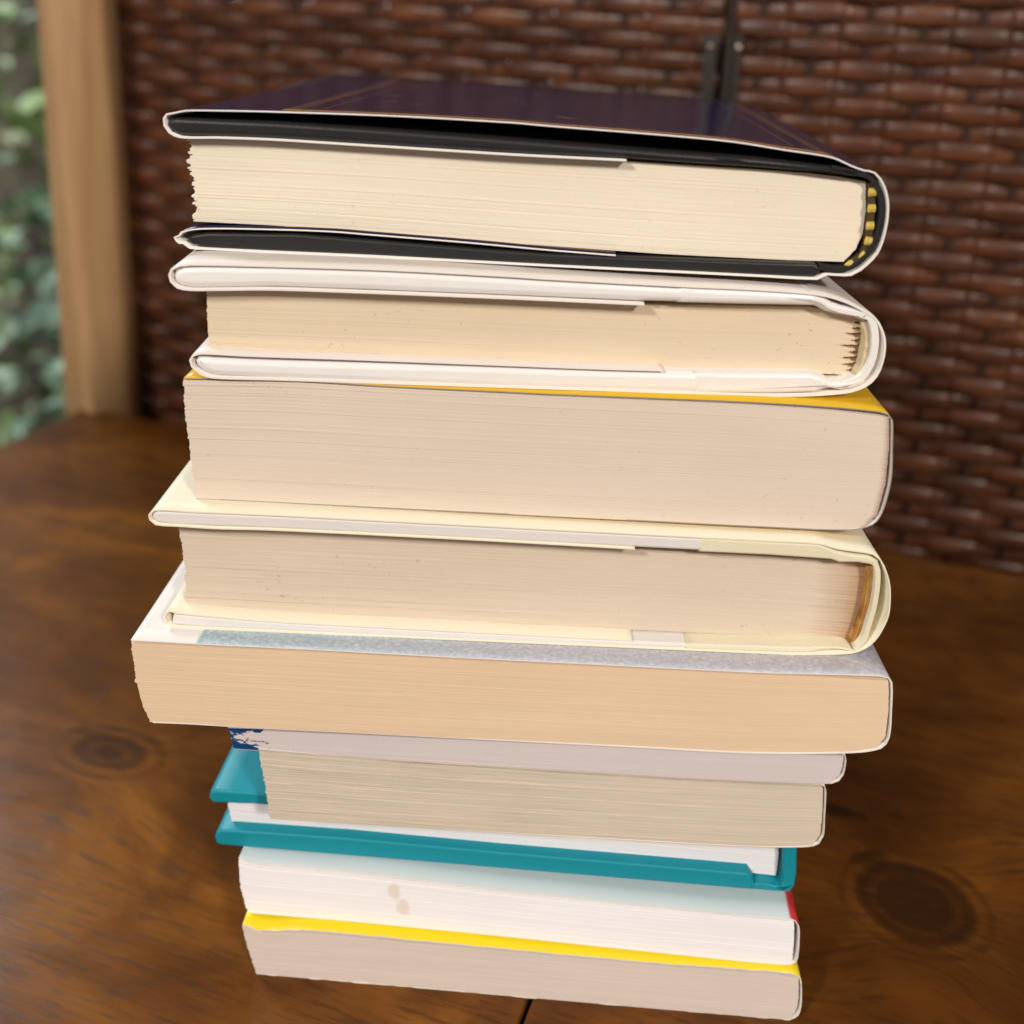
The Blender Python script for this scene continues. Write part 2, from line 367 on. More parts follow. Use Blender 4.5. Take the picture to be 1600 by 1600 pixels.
  'text':{'v':4.0,'left':[[-1.32,5.48],[-1.44,11.69],[-1.24,18.8]],'right':[[139.27,4.01],[139.75,7.88],[140.01,12.27],[139.94,15.89],[139.14,17.73]],'top':[[-1.26,18.51],[33.1,19.01],[63.92,18.67],[92.42,18.39],[112.13,18.79],[128.7,19.09],[139.45,17.46]],'bottom':[[-1.32,5.48],[12.24,5.22],[33.06,4.77],[71.45,4.19],[108.25,3.84],[130.49,4.16],[139.55,4.02]],'notch':[(0.08,1.68,0.05),(0.17,3.08,0.055),(0.28,3.78,0.05),(0.38,2.24,0.055),(0.48,4.62,0.05),(0.58,1.96,0.055),(0.68,3.64,0.055),(0.78,2.52,0.05),(0.88,1.96,0.05)]},
  'cover':[[91.85,19.46],[63.85,19.8],[33.59,20.0],[13.49,19.99],[0.77,19.47],[-3.65,19.32],[-6.3,19.71],[-7.56,20.97],[-7.82,22.34],[-7.28,23.59],[-5.64,24.4],[-3.37,24.75],[13.64,25.01],[38.54,25.06],[63.68,24.57],[70.39,24.33],[98.68,23.73],[115.85,23.5],[128.65,22.84],[134.11,21.56],[137.71,20.01],[140.96,18.22],[143.18,15.03],[143.99,12.2],[143.97,8.45],[143.05,5.07],[140.99,2.81],[136.6,1.18],[123.62,0.07],[97.49,0.0],[71.52,0.0],[64.59,0.0],[33.52,0.0],[12.89,0.0],[0.0,0.0],[-2.43,0.79],[-4.13,2.32],[-4.46,3.76],[-3.86,4.78],[-2.34,5.34],[7.87,5.19],[28.34,5.18],[64.4,4.98],[82.3,4.87],[96.92,4.94]],
  'top_board':[[-6.84,21.96],[-6.37,23.21],[-4.74,23.89],[-0.34,24.18],[13.62,24.46],[38.54,24.52],[70.42,23.71],[98.72,23.18],[115.89,23.09],[127.86,22.67],[128.94,21.59],[127.65,20.99],[111.14,20.55],[91.79,20.29],[63.83,20.57],[33.59,20.76],[13.51,20.75],[-3.22,19.89],[-5.47,20.22],[-6.5,20.87]],
  'cloth_top':[[98.99,23.26],[115.88,23.16],[127.16,22.85],[129.71,21.97],[131.48,20.84],[133.61,20.14],[137.78,19.52],[140.53,18.34],[139.0,17.58],[136.98,18.36],[132.68,18.92],[130.28,19.54],[128.25,20.59],[122.0,20.51],[111.16,20.34],[99.23,20.27]],
  'bottom_board':[[-3.26,3.37],[-2.67,4.25],[0.04,3.91],[13.01,3.78],[33.53,3.91],[64.43,3.97],[85.11,3.95],[103.9,4.16],[129.34,4.75],[130.9,3.34],[130.16,1.4],[104.23,0.37],[71.5,0.05],[33.52,0.28],[12.91,0.44],[0.58,0.6],[-1.71,1.39],[-2.9,2.37]],
  'cloth_bottom':[[103.89,4.24],[119.65,4.56],[129.04,4.88],[131.48,4.24],[133.43,3.13],[135.78,3.21],[139.75,4.82],[140.87,3.68],[138.66,2.51],[135.95,1.9],[133.53,2.33],[132.17,2.06],[130.18,1.26],[120.07,0.62],[104.23,0.29]],
  'spine':[[137.85,18.96],[140.14,18.19],[141.54,14.98],[141.96,10.98],[141.47,7.5],[139.92,4.53],[137.21,2.97]],
  'lining':[[139.39,16.91],[140.5,13.8],[140.58,10.2],[140.23,6.55],[139.27,4.32]],
  'glue':[[132.03,16.14],[139.75,16.84],[140.76,13.54],[140.88,8.42],[140.02,4.25],[133.48,4.47]],  # outline of the added block behind the page notches
 },
 '1':{
  'loc':[-71.42,233.03,182.08],
  'rot':-2.659,
  'text':{'v':3.0,'left':[[0.54,5.41],[0.59,9.1],[0.39,16.09],[-0.2,23.49]],'right':[[141.88,3.52],[144.07,5.46],[145.1,8.99],[145.04,14.49],[144.26,20.42]],'top':[[-0.19,23.76],[38.94,23.83],[94.07,22.74],[122.05,22.24],[136.1,21.8],[144.35,20.7]],'bottom':[[0.54,5.41],[17.65,5.38],[38.88,4.98],[70.47,3.95],[103.42,3.17],[129.24,3.17],[142.17,3.4]]},
  'cover':[[93.9,23.27],[69.93,23.4],[54.69,23.67],[34.32,24.05],[19.03,24.32],[7.35,24.22],[-0.79,24.0],[-3.08,24.91],[-4.03,26.34],[-4.08,27.8],[-3.41,28.69],[-2.02,28.95],[0.76,29.6],[8.98,29.94],[19.21,30.17],[44.5,30.38],[69.69,30.06],[76.36,29.76],[101.18,28.86],[115.06,28.15],[126.07,26.93],[136.01,25.79],[140.13,24.26],[142.72,23.46],[145.12,23.04],[147.45,20.36],[148.79,16.41],[148.97,11.28],[147.94,6.16],[144.96,2.41],[143.1,1.2],[140.42,1.06],[138.13,1.08],[137.1,0.61],[136.1,0.0],[123.92,0.0],[103.45,0.0],[77.72,0.0],[39.42,0.09],[18.3,0.0],[3.41,0.0],[0.0,0.07],[-1.36,1.07],[-2.22,1.03],[-2.77,1.43],[-3.29,2.26],[-2.12,2.74],[-1.66,3.48],[2.5,4.45],[18.45,5.08],[31.76,5.23],[39.44,4.97],[60.27,4.29],[77.55,3.53],[92.95,3.03]],
  'top_board':[[-3.68,26.49],[-3.33,27.7],[-1.39,27.98],[8.89,27.95],[19.14,27.99],[39.51,27.53],[69.82,26.58],[101.45,25.45],[121.3,24.88],[136.26,23.83],[142.93,22.81],[142.39,21.99],[135.38,22.47],[121.5,22.97],[109.98,23.18],[93.88,23.6],[69.92,23.74],[54.68,24.0],[34.33,24.38],[19.04,24.65],[7.37,24.55],[-0.77,24.33],[-2.92,25.31]],
  'bottom_board':[[-0.75,1.96],[0.72,2.88],[4.29,3.48],[23.62,4.13],[42.92,3.52],[60.31,2.96],[77.6,2.55],[92.98,2.61],[111.8,2.84],[123.59,2.94],[135.31,3.18],[136.77,2.27],[136.63,1.15],[135.78,0.4],[123.87,0.22],[103.42,0.25],[77.7,0.23],[39.42,0.52],[18.31,0.33],[3.43,0.31],[0.61,0.74]],
  'spine':[[136.29,23.57],[140.96,22.85],[144.63,21.83],[146.37,19.65],[147.61,16.36],[147.76,11.36],[146.65,6.79],[144.26,3.63],[141.37,2.09],[138.41,2.08],[136.2,2.53]],
  'headband':[[145.24,20.73],[145.5,18.8],[145.83,15.37],[145.99,11.71],[146.1,8.42],[145.45,5.2],[142.89,3.12]],
 },
}
# ------------------------------------------------------------------ table and floor
TA = math.radians(-18.5)           # the table's long direction
G = Vector((math.cos(TA), math.sin(TA), 0)); PV = Vector((-math.sin(TA), math.cos(TA), 0))
def mat_wood_table():
    k = Nodes('dark_stained_wood', .25, .22)
    c = k.coord('Object'); x, y, z = k.sep(c)
    # knots bend the grain; last dark oval paints in a book corner's shadow
    yy = y
    kn = None
    for (kx, ky, rx, ry, amp) in ((.0348, .2705, .0125, .0115, 1.0), (.0104, .3005, .009, .0022, .95), (-.2129, .2405, .017, .010, .80)):
        dx = k.math('DIVIDE', k.math('SUBTRACT', x, kx), rx*1.7); dy = k.math('DIVIDE', k.math('SUBTRACT', y, ky), ry*1.7)
        d2 = k.math('ADD', k.math('MULTIPLY', dx, dx), k.math('MULTIPLY', dy, dy))
        e = k.math('POWER', 2.718, k.math('MULTIPLY', d2, -.55))
        yy = k.math('ADD', yy, k.math('MULTIPLY', k.math('MULTIPLY', e, k.math('SUBTRACT', y, ky)), 1.4))
        rings = k.math('MULTIPLY', k.math('SINE', k.math('MULTIPLY', k.math('SQRT', d2), 21.0)), .07)
        e = k.math('MULTIPLY', k.math('ADD', e, rings), amp)
        kn = e if kn is None else k.math('MAXIMUM', kn, e)
    def streak(sx, sy, det, rgh, dist):
        cv = k.add('ShaderNodeCombineXYZ'); k.link(k.math('MULTIPLY', x, sx), cv.inputs[0]); k.link(k.math('MULTIPLY', yy, sy), cv.inputs[1])
        return k.noise(cv.outputs[0], 1.0, det, rgh, dist)
    n3 = streak(9, 17, 4, .55, .8); n1 = streak(17, 130, 5, .6, .4); n2 = streak(70, 640, 4, .6, .2); n4 = streak(34, 40, 4, .6, .6)
    col = k.ramp(n3, [(.30, (.060, .0180, .0032)), (.45, (.122, .0395, .0058)), (.58, (.182, .0630, .0088)), (.72, (.255, .0960, .0135))])
    col = k.mix(k.ramp(n4, [(.36, .45), (.56, 0)]), col, (.062, .021, .0045))
    col = k.mix(k.ramp(n1, [(.32, .36), (.52, 0)]), col, (.050, .017, .0040))
    col = k.mix(k.ramp(n1, [(.55, 0), (.80, .2)]), col, (.32, .145, .030))
    col = k.mix(k.ramp(n2, [(.34, .5), (.50, 0)]), col, (.030, .011, .003))
    kd = k.math('ADD', kn, k.math('ADD', k.math('MULTIPLY', k.math('SUBTRACT', n4, .5), .5), k.math('MULTIPLY', k.math('SUBTRACT', n1, .5), .5)))
    col = k.mix(k.ramp(kd, [(.60, 0), (.72, .6), (.88, .88)]), col, (.024, .0090, .003))
    k.link(k.ramp(n2, [(.3, .30), (.6, .20)]), k.b.inputs['Roughness'])
    k.bump(k.math('ADD', n2, k.math('MULTIPLY', n1, .6)), .10, .0003)
    return k.color(col)
M_TABLE = mat_wood_table()
def box(name, lo, hi, mat, parent=None, bev=0.0):
    me = bpy.data.meshes.new(name); bm = bmesh.new(); bmesh.ops.create_cube(bm, size=1)
    for v in bm.verts: v.co = Vector(((lo[i]+hi[i])/2+(hi[i]-lo[i])*v.co[i] for i in range(3)))
    if bev: bmesh.ops.bevel(bm, geom=bm.edges[:], offset=bev, segments=2, affect='EDGES', profile=.5)
    bm.to_mesh(me); bm.free(); me.materials.append(mat)
    return link(bpy.data.objects.new(name, me), parent)
table = empty('dining_table', (0, 0, 0), TA)
tag(table, 'dark brown stained wooden table with a large knot, carrying the stack of books', 'table')
gs = Vector((.0095, .2065, 0)).dot(G)          # the joint between the two leaves
box('table_leaf', (-.429, -.42, -.030), (gs-.0005, .489, 0), M_TABLE, table, .0012)
box('table_leaf', (gs+.0005, -.42, -.0302), (.70, .489, 0), M_TABLE, table, .0012)
for gx in (-.40, .62):
    for py in (-.38, .40): box('leg', (gx, py, -.74), (gx+.055, py+.055, -.031), M_TABLE, table, .003)
box('apron', (-.34, -.375, -.11), (.615, -.355, -.031), M_TABLE, table); box('apron', (-.34, .42, -.11), (.615, .44, -.031), M_TABLE, table)

M_FLOOR = mat_card('floor_boards', (.11, .06, .03), .6, .3, .2, 60)
fl = structure(box('floor', (-.35, -1.2, -.78), (1.6, .80, -.74), M_FLOOR))

# ------------------------------------------------------------------ woven folding screen behind the table
def mat_rush():
    k = Nodes('woven_rush', .36, .5)
    oi = k.add('ShaderNodeObjectInfo')
    c = k.coord('Object'); x, y, z = k.sep(c)
    cv = k.add('ShaderNodeCombineXYZ'); k.link(k.math('MULTIPLY', x, 45), cv.inputs[0]); k.link(k.math('MULTIPLY', oi.outputs['Random'], 57.0), cv.inputs[1]); k.link(k.math('MULTIPLY', z, 120), cv.inputs[2])
    n = k.noise(cv.outputs[0], 1.0, 4, .6)
    cf = k.add('ShaderNodeCombineXYZ'); k.link(k.math('MULTIPLY', x, 60), cf.inputs[0]); k.link(k.math('MULTIPLY', oi.outputs['Random'], 31.0), cf.inputs[1]); k.link(k.math('MULTIPLY', z, 1500), cf.inputs[2])
    n2 = k.noise(cf.outputs[0], 1.0, 3, .6)
    col = k.ramp(n, [(.25, (.040, .0130, .0065)), (.45, (.080, .0270, .0125)), (.62, (.135, .046, .0180)), (.8, (.225, .076, .025))])
    col = k.mix(k.ramp(n2, [(.3, .5), (.6, 0)]), col, (.035, .014, .008))
    col = k.mix(1.0, col, k.ramp(oi.outputs['Random'], [(0, (.78, .74, .72)), (.5, (1, .96, .93)), (1, (1.25, 1.25, 1.25))]), 'MULTIPLY')
    k.bump(n2, .25, .0004); return k.color(col)
M_RUSH = mat_rush(); M_STAKE = mat_card('dark_stake', (.035, .014, .008), .5, .4, .2)
M_METAL = Nodes('aged_hinge_metal', .38, .5); M_METAL.b.inputs['Metallic'].default_value = .85; M_METAL = M_METAL.color((.075, .066, .058))
M_SCREW = Nodes('screw_steel', .28, .5); M_SCREW.b.inputs['Metallic'].default_value = .9; M_SCREW = M_SCREW.color((.36, .32, .28))
PITCH, ROWH, PW, ZB, ZT = .0222, .0079, .345, -.24, .44
def strip_mesh(sign, name):
    prof = [(-.0047, .0005), (-.0041, -.0004), (-.0015, -.0010), (.0015, -.0012), (.0034, -.0008), (.0042, .0000), (.0047, .0009), (.0036, .0010), (-.0036, .0008)]
    n = int(PW/PITCH*16); verts, faces = [], []; K = len(prof)
    for i in range(n+1):
        x = PW*i/n; c = math.sin(math.pi*x/PITCH)*sign
        y = -.0018*math.copysign(abs(c)**.34, c)
        sq = 1 - .06*abs(math.cos(math.pi*x/PITCH))
        for (pz, py) in prof: verts.append((x, y+py, pz*sq))
    for i in range(n):
        for j in range(K):
            a, b = i*K+j, i*K+(j+1) % K
            faces.append((a, b, b+K, a+K))
    faces.append(tuple(range(K))); faces.append(tuple(n*K+j for j in range(K)))
    me = bpy.data.meshes.new(name); me.from_pydata(verts, [], faces); me.materials.append(M_RUSH)
    bm = bmesh.new(); bm.from_mesh(me); bmesh.ops.recalc_face_normals(bm, faces=bm.faces); bm.to_mesh(me); bm.free()
    me.polygons.foreach_set('use_smooth', [True]*len(me.polygons)); return me
SM = {s: strip_mesh(s, 'strip') for s in (1, -1)}
def cyl_mesh(name, rad, z0, z1, seg, mat):
    vs, fs = [], []
    for z in (z0, z1):
        for i in range(seg): vs.append((rad*math.cos(6.2832*i/seg), rad*math.sin(6.2832*i/seg), z))
    for i in range(seg): fs.append((i, (i+1) % seg, seg+(i+1) % seg, seg+i))
    fs += [tuple(range(seg))[::-1], tuple(range(seg, 2*seg))]
    me = bpy.data.meshes.new(name); me.from_pydata(vs, [], fs); me.materials.append(mat); return me
STK = cyl_mesh('stake', .0016, ZB, ZT, 8, M_STAKE)
screen = empty('folding_screen', (.0896, .497, -.74))
tag(screen, 'brown woven rush folding screen with hinged panels standing behind the table', 'screen')
def panel(ang, dirx, x_off):
    """a panel running from the hinge; dirx=+1 to the right, -1 to the left"""
    fr = box('panel', (0, 0, 0), (.001, .001, .001), M_STAKE)
    me = bpy.data.meshes.new('panel'); bm = bmesh.new()
    def bx(lo, hi):
        g = bmesh.ops.create_cube(bm, size=1)
        for v in g['verts']: v.co = Vector(((lo[i]+hi[i])/2+(hi[i]-lo[i])*v.co[i] for i in range(3)))
    bx((-.0036, .004, -.74), (.016, .017, ZT+.01)); bx((PW-.016, .004, -.74), (PW+.0036, .017, ZT+.01))
    bx((.016, .006, ZB-.02), (PW-.016, .016, ZB)); bx((.016, .006, ZT-.005), (PW-.016, .016, ZT+.01))
    bm.to_mesh(me); bm.free(); me.materials.append(M_STAKE); fr.data = me
    fr.parent = screen
    a = math.radians(ang)
    # local x runs left to right; shift so that the hinge edge sits at the empty
    ox = x_off if dirx > 0 else -PW-x_off
    fr.location = (ox*math.cos(a), ox*math.sin(a), .74); fr.rotation_euler = (0, 0, a)
    nrow = int((ZT-ZB)/ROWH)
    for i in range(nrow):
        s = bpy.data.objects.new('strip', SM[1 if i % 2 else -1]); link(s, fr)
        s.location = (0, rnd.uniform(-.0003, .0003), ZB+ROWH*(i+.5)+rnd.uniform(-.0003, .0003))
        s.rotation_euler = (rnd.uniform(-.14, .05), rnd.uniform(-.0012, .0012), 0)
    for k in range(int(PW/PITCH)):
        t = bpy.data.objects.new('stake', STK); link(t, fr); t.location = (PITCH*(k+.5), 0, 0)
    return fr
PR = panel(-16.0, 1, .0030); PL = panel(-23.0, -1, .0030)
for par, xx, sgn in ((PR, .0004, 1), (PL, PW-.0004, -1)):
    lo, hi = (xx, xx+.009*sgn)[::sgn], None
    lw = .0032 if sgn > 0 else .0058
    h = box('hinge_leaf', (min(xx, xx+lw*sgn), -.0052, .1860), (max(xx, xx+lw*sgn), -.0043, .2270), M_METAL, par, .0003)
    for zz in (.1915, .2215):
        me = bpy.data.meshes.new('screw'); bm = bmesh.new()
        bmesh.ops.create_uvsphere(bm, u_segments=14, v_segments=8, radius=.0014); bm.to_mesh(me); bm.free(); me.materials.append(M_SCREW)
        s = link(bpy.data.objects.new('screw', me), h); s.location = (xx+lw*.55*sgn, -.0053, zz); s.scale = (1, .45, 1)
kn = bpy.data.objects.new('hinge_knuckle', cyl_mesh('hinge_knuckle', .0020, .1860, .2270, 16, M_METAL)); link(kn, screen); kn.location = (0, -.004, .74)

# ------------------------------------------------------------------ pale wooden post at the corner of the table
def mat_pale_wood():
    k = Nodes('pale_wood', .55, .3)
    n = k.noise(k.coord('Object', (70, 70, 5)), 1.0, 5, .6, .6); n2 = k.noise(k.coord('Object', (500, 500, 16)), 1.0, 3, .6)
    col = k.ramp(n, [(.25, (.33, .18, .080)), (.5, (.46, .275, .130)), (.75, (.56, .36, .19))])
    col = k.mix(k.ramp(n2, [(.3, .35), (.55, 0)]), col, (.2, .09, .03)); return k.color(col)
def post():
    sec_b = [(-.2645, .604), (-.2425, .5900), (-.2265, .608), (-.2290, .632), (-.2620, .630)]
    sec_t = [(-.2575, .600), (-.2490, .5890), (-.2240, .606), (-.2260, .632), (-.2590, .630)]
    verts, faces = [], []; K = None; nz = 14
    for i in range(nz+1):
        t = i/nz; z = -.74+1.29*t; f = max(0, min(1, z/.25))
        ring = [Vector(a)*(1-f)+Vector(b)*f for a, b in zip(sec_b, sec_t)]
        pts = []
        for j in range(5):
            a, b, c = ring[j-1], ring[j], ring[(j+1) % 5]; rr = .0022
            q0 = b+(a-b).normalized()*rr; q1 = b+(c-b).normalized()*rr
            for s in (0, .5, 1): pts.append(q0*(1-s)**2+b*2*s*(1-s)+q1*s*s)
        K = len(pts); verts += [(q.x, q.y, z) for q in pts]
    for i in range(nz):
        for j in range(K): faces.append((i*K+j, i*K+(j+1) % K, (i+1)*K+(j+1) % K, (i+1)*K+j))
    faces += [tuple(range(K))[::-1], tuple(nz*K+j for j in range(K))]
    o = mesh_obj('wooden_post', verts, faces, [mat_pale_wood()])
    o.data.polygons.foreach_set('use_smooth', [len(q.vertices) == 4 for q in o.data.polygons]); return o
tag(post(), 'pale upright wooden post at the far left corner of the table', 'post')

# ------------------------------------------------------------------ garden seen past the post
M_SOIL = mat_card('garden_soil', (.07, .05, .035), .95, .1, .4, 30)
gr = structure(mesh_obj('ground', [(-9, .9, -.80), (-.36, .9, -.80), (-.36, -3, -.80), (-9, -3, -.80), (-9, 9, -.80), (9, 9, -.80), (9, .9, -.80)],
     [(0, 3, 2, 1), (0, 1, 6, 5, 4)], [M_SOIL]))
def mat_leaf(name, a, b):
    k = Nodes(name, .45, .4); oi = k.add('ShaderNodeNewGeometry')
    col = k.mix(oi.outputs['Random Per Island'], a, b); return k.color(col)
ML = [mat_leaf('green_leaf', (.05, .11, .03), (.34, .46, .18)), mat_leaf('blue_green_leaf', (.06, .13, .08), (.40, .55, .38)), mat_leaf('yellow_green_leaf', (.16, .20, .08), (.52, .52, .30))]
M_BARK = mat_card('grey_bark', (.36, .30, .29), .9, .1, .3, 60, .5)
def shrub(loc, h, rad, nleaf, size, mat, label, seed):
    rg = random.Random(seed); root = empty('garden_shrub', loc); tag(root, label, 'shrub', 'garden plants past the post')
    verts, faces, sv, sf = [], [], [], []
    for s in range(9):
        a = rg.uniform(0, 6.28); top = Vector((math.cos(a)*rad*.7*rg.random(), math.sin(a)*rad*.7*rg.random(), h*rg.uniform(.6, .95)))
        base = Vector((math.cos(a)*.03, math.sin(a)*.03, 0)); prev = None
        for i in range(5):
            c = base.lerp(top, i/4)+Vector((rg.gauss(0, .01), rg.gauss(0, .01), 0)); ring = []
            for j in range(5):
                ring.append(len(sv)); rr = .007*(1-.15*i); sv.append((c.x+rr*math.cos(j*1.2566), c.y+rr*math.sin(j*1.2566), c.z))
            if prev: sf += [(prev[j], prev[(j+1) % 5], ring[(j+1) % 5], ring[j]) for j in range(5)]
            prev = ring
    for i in range(nleaf):
        th = rg.uniform(0, 6.28); q = rad*math.sqrt(rg.random()); z = h*(rg.random()**.8)
        c = Vector((q*math.cos(th), q*math.sin(th), z+.02)); d = Vector((rg.gauss(0, 1), rg.gauss(0, 1), rg.gauss(-.2, .5))).normalized()
        up = Vector((rg.gauss(0, .4), rg.gauss(0, .4), 1)).normalized(); sd = d.cross(up).normalized(); nn = sd.cross(d)
        L = size*rg.uniform(.6, 1.3); W = L*.30; b = len(verts)
        for (a_, w_, h_) in ((0, 0, 0), (.35, 1, .10), (.35, -1, .10), (.35, 0, .0), (.75, .7, .05), (.75, -.7, .05), (.75, 0, -.03), (1, 0, -.14)):
            verts.append(tuple(c+d*L*a_+sd*W*w_+nn*L*h_))
        faces += [(b, b+1, b+3), (b, b+3, b+2), (b+1, b+4, b+6, b+3), (b+3, b+6, b+5, b+2), (b+4, b+7, b+6), (b+6, b+7, b+5)]
    mesh_obj('stem', sv, sf, [M_BARK], root); mesh_obj('foliage', verts, faces, [mat], root); return root
shrub((-.66, 1.22, -.80), .78, .24, 420, .060, ML[1], 'low bluish green leafy shrub nearest the post', 1)
shrub((-.62, 1.75, -.80), 1.0, .30, 420, .065, ML[0], 'taller dark green shrub behind the low bluish one', 2)
shrub((-1.02, 1.60, -.80), .66, .26, 300, .060, ML[2], 'low yellowish green shrub at the very left edge', 3)
shrub((-.95, 2.45, -.80), 1.25, .40, 380, .070, ML[2], 'tallest yellowish bush farthest back in the garden', 4)
def trunk(loc, rad, h, label, seed):
    rg = random.Random(seed); verts, faces = [], []; n, k = 16, 14
    for i in range(k+1):
        t = i/k; cx, cy = .03*math.sin(t*3+seed), .03*math.cos(t*2.3+seed)
        for j in range(n):
            a = 6.2832*j/n; rr = rad*(1.15-.35*t)*(1+.08*math.sin(a*3+t*9)+rg.uniform(-.04, .04))
            verts.append((cx+rr*math.cos(a), cy+rr*math.sin(a), h*t))
    for i in range(k):
        for j in range(n): faces.append((i*n+j, i*n+(j+1) % n, (i+1)*n+(j+1) % n, (i+1)*n+j))
    root = empty('garden_tree', loc); tag(root, label, 'tree', 'trees in the garden')
    mesh_obj('trunk', verts, faces, [M_BARK], root, smooth=True)
    cv, cf = [], []
    for i in range(500):
        c = Vector((rg.gauss(0, .35), rg.gauss(0, .35), h+rg.gauss(0, .3))); d = Vector((rg.gauss(0, 1), rg.gauss(0, 1), rg.gauss(0, .6))).normalized()
        sd = d.cross(Vector((rg.gauss(0, .5), rg.gauss(0, .5), 1))).normalized(); b = len(cv); L = .08
        cv += [tuple(c), tuple(c+d*L*.5+sd*L*.28), tuple(c+d*L), tuple(c+d*L*.5-sd*L*.28)]; cf.append((b, b+1, b+2, b+3))
    mesh_obj('crown', cv, cf, [ML[0]], root)
trunk((-1.12, 2.35, -.80), .10, 2.6, 'grey barked tree trunk behind the shrubs', 5)
trunk((-1.55, 3.4, -.80), .16, 3.0, 'broad grey tree trunk farthest back', 6)
trunk((-1.05, 3.2, -.80), .12, 3.0, 'slender grey tree trunk nearest the post edge', 8)

# ------------------------------------------------------------------ the stack of books
WHITE_EDGE = mat_card('white_paper_edge', (.80, .76, .72), .8, .2, .03)
STACK = 'books in the stack'
def book(n, label):
    D = BOOKS[n]; x, y, z = D['loc']
    e = empty('book', (x*MM, y*MM, z*MM), math.radians(D['rot'])); tag(e, label, 'book', STACK)
    return D, e

# bottom of the stack: yellow paperback with pinkish beige pages
D, e = book('10', 'beige paged paperback with bright yellow cover lying on the table, bottom of the stack')
text_block(e, D['text'], 195, [mat_pages('pinkish_beige_pages', (.73, .63, .56), 40, .07)], .34, .04, .06, .2, 10)
M_Y = mat_card('lemon_yellow_cover', (.84, .63, .01), .38, .4, .03)
ribbon('cover', e, D['cover'], .30, .38, 195, [M_Y, WHITE_EDGE, mat_card('worn_cover_edge', (.80, .76, .66), .8)], rag=.35, seed=10)

# white paged paperback, pale blue cover, red spine
D, e = book('9', 'bright white paged paperback with pale blue cover, red spine and a tan stain')
text_block(e, D['text'], 195, [mat_pages('bright_white_pages', (.93, .915, .95), 40, .04, blot=((.286, .72, .013, .18), (.300, .42, .014, .20)))], .36, .035, .06, .2, 9)
def mat_blue_red():
    k = Nodes('pale_blue_cover_red_spine', .4, .4); x, y, z = k.sep(k.coord('Object'))
    n = k.noise(k.coord('Object'), 60, 3, .5)
    col = k.mix(n, (.50, .60, .63), (.58, .66, .68))
    col = k.mix(k.ramp(k.math('MULTIPLY', x, 5), [(.6625, 0), (.6640, 1)]), col, (.55, .03, .035)); return k.color(col)
ribbon('cover', e, D['cover'], .26, .38, 195, [mat_blue_red(), WHITE_EDGE, WHITE_EDGE], seed=9)

# teal hardcover
D, e = book('8', 'teal cloth hardcover with square spine and clean white pages')
M_TEAL = mat_card('teal_cloth', (.003, .25, .325), .48, .35, .05, 1500, .12)
text_block(e, D['text'], 182, [mat_pages('clean_white_pages', (.84, .82, .85), 34, .10)], .34, .06, .06, .2, 8)
prism('cover_board', e, D['top_board'], 0, 192, M_TEAL, .75)
prism('cover_board', e, D['bottom_board'], 0, 192, M_TEAL, .75)
prism('spine', e, D['spine'], .25, 192, M_TEAL, .5)
prism('spine_hinge', e, D['spine_top'], .4, 192, M_TEAL, .3)
ribbon('spine_lining', e, D['lining'], 1.0, 4.5, 180, [mat_card('grey_mull', (.22, .22, .21), .9)]*3, nv=3)

# paperback with banded pages
D, e = book('7', 'cream paged paperback with visible bands in its page edges, resting on the teal hardcover')
def band7(t):
    return .10*math.sin(t*23)+.08*math.sin(t*61+1)
text_block(e, D['text'], 178, [mat_pages('banded_cream_pages', (.70, .61, .50), 26, .17)], .42, .10, .12, .2, 7, band=band7)
ribbon('cover', e, D['cover'], .26, .38, 178, [mat_card('white_paperback_cover', (.78, .74, .70), .4), WHITE_EDGE, mat_card('cream_cover_edge', (.62, .53, .44), .8)], seed=7)

# thin paperback with blue splatter
D, e = book('6', 'thin pale grey paged paperback with dark blue paint splatter at its left corner')
text_block(e, D['text'], 180, [mat_pages('pale_grey_pages', (.66, .60, .60), 18, .05, paint=(.006, .05, .16))], .34, .03, .10, .15, 6)
ribbon('cover', e, D['cover'], .24, .38, 180, [mat_card('white_cover', (.74, .72, .72), .4), WHITE_EDGE, mat_card('grey_cover_edge', (.56, .49, .47), .8)], seed=6)

# wide tan paperback with a silvery panel on the white cover
D, e = book('5', 'wide paperback with tan pages and white cover bearing a silvery blue panel')
text_block(e, D['text'], 205, [mat_pages('tan_pages', (.80, .605, .425), 60, .09)], .32, .05, .10, .3, 5)
def mat_silver():
    k = Nodes('white_cover_silver_panel', .42, .4); x, y, z = k.sep(k.coord('Object'))
    n = k.noise(k.coord('Object'), 900, 4, .7); n2 = k.noise(k.coord('Object'), 140, 3, .6)
    pan = k.ramp(k.math('MULTIPLY', x, 6), [(.02, (.36, .52, .58)), (.20, (.44, .54, .62)), (.40, (.52, .53, .62)), (1, (.50, .48, .54))])
    pan = k.mix(k.ramp(n, [(.42, 0), (.75, .75)]), pan, (.86, .86, .90)); pan = k.mix(k.ramp(n2, [(.4, .0), (.7, .3)]), pan, (.40, .44, .52))
    f = k.ramp(k.math('MULTIPLY', x, 10), [(.018, 0), (.020, 1)])
    k.link(k.math('MULTIPLY', f, .35), k.b.inputs['Metallic'])
    return k.color(k.mix(f, (.80, .76, .73), pan))
ribbon('cover', e, D['cover'], .30, .38, 205, [mat_silver(), WHITE_EDGE, WHITE_EDGE], seed=5)

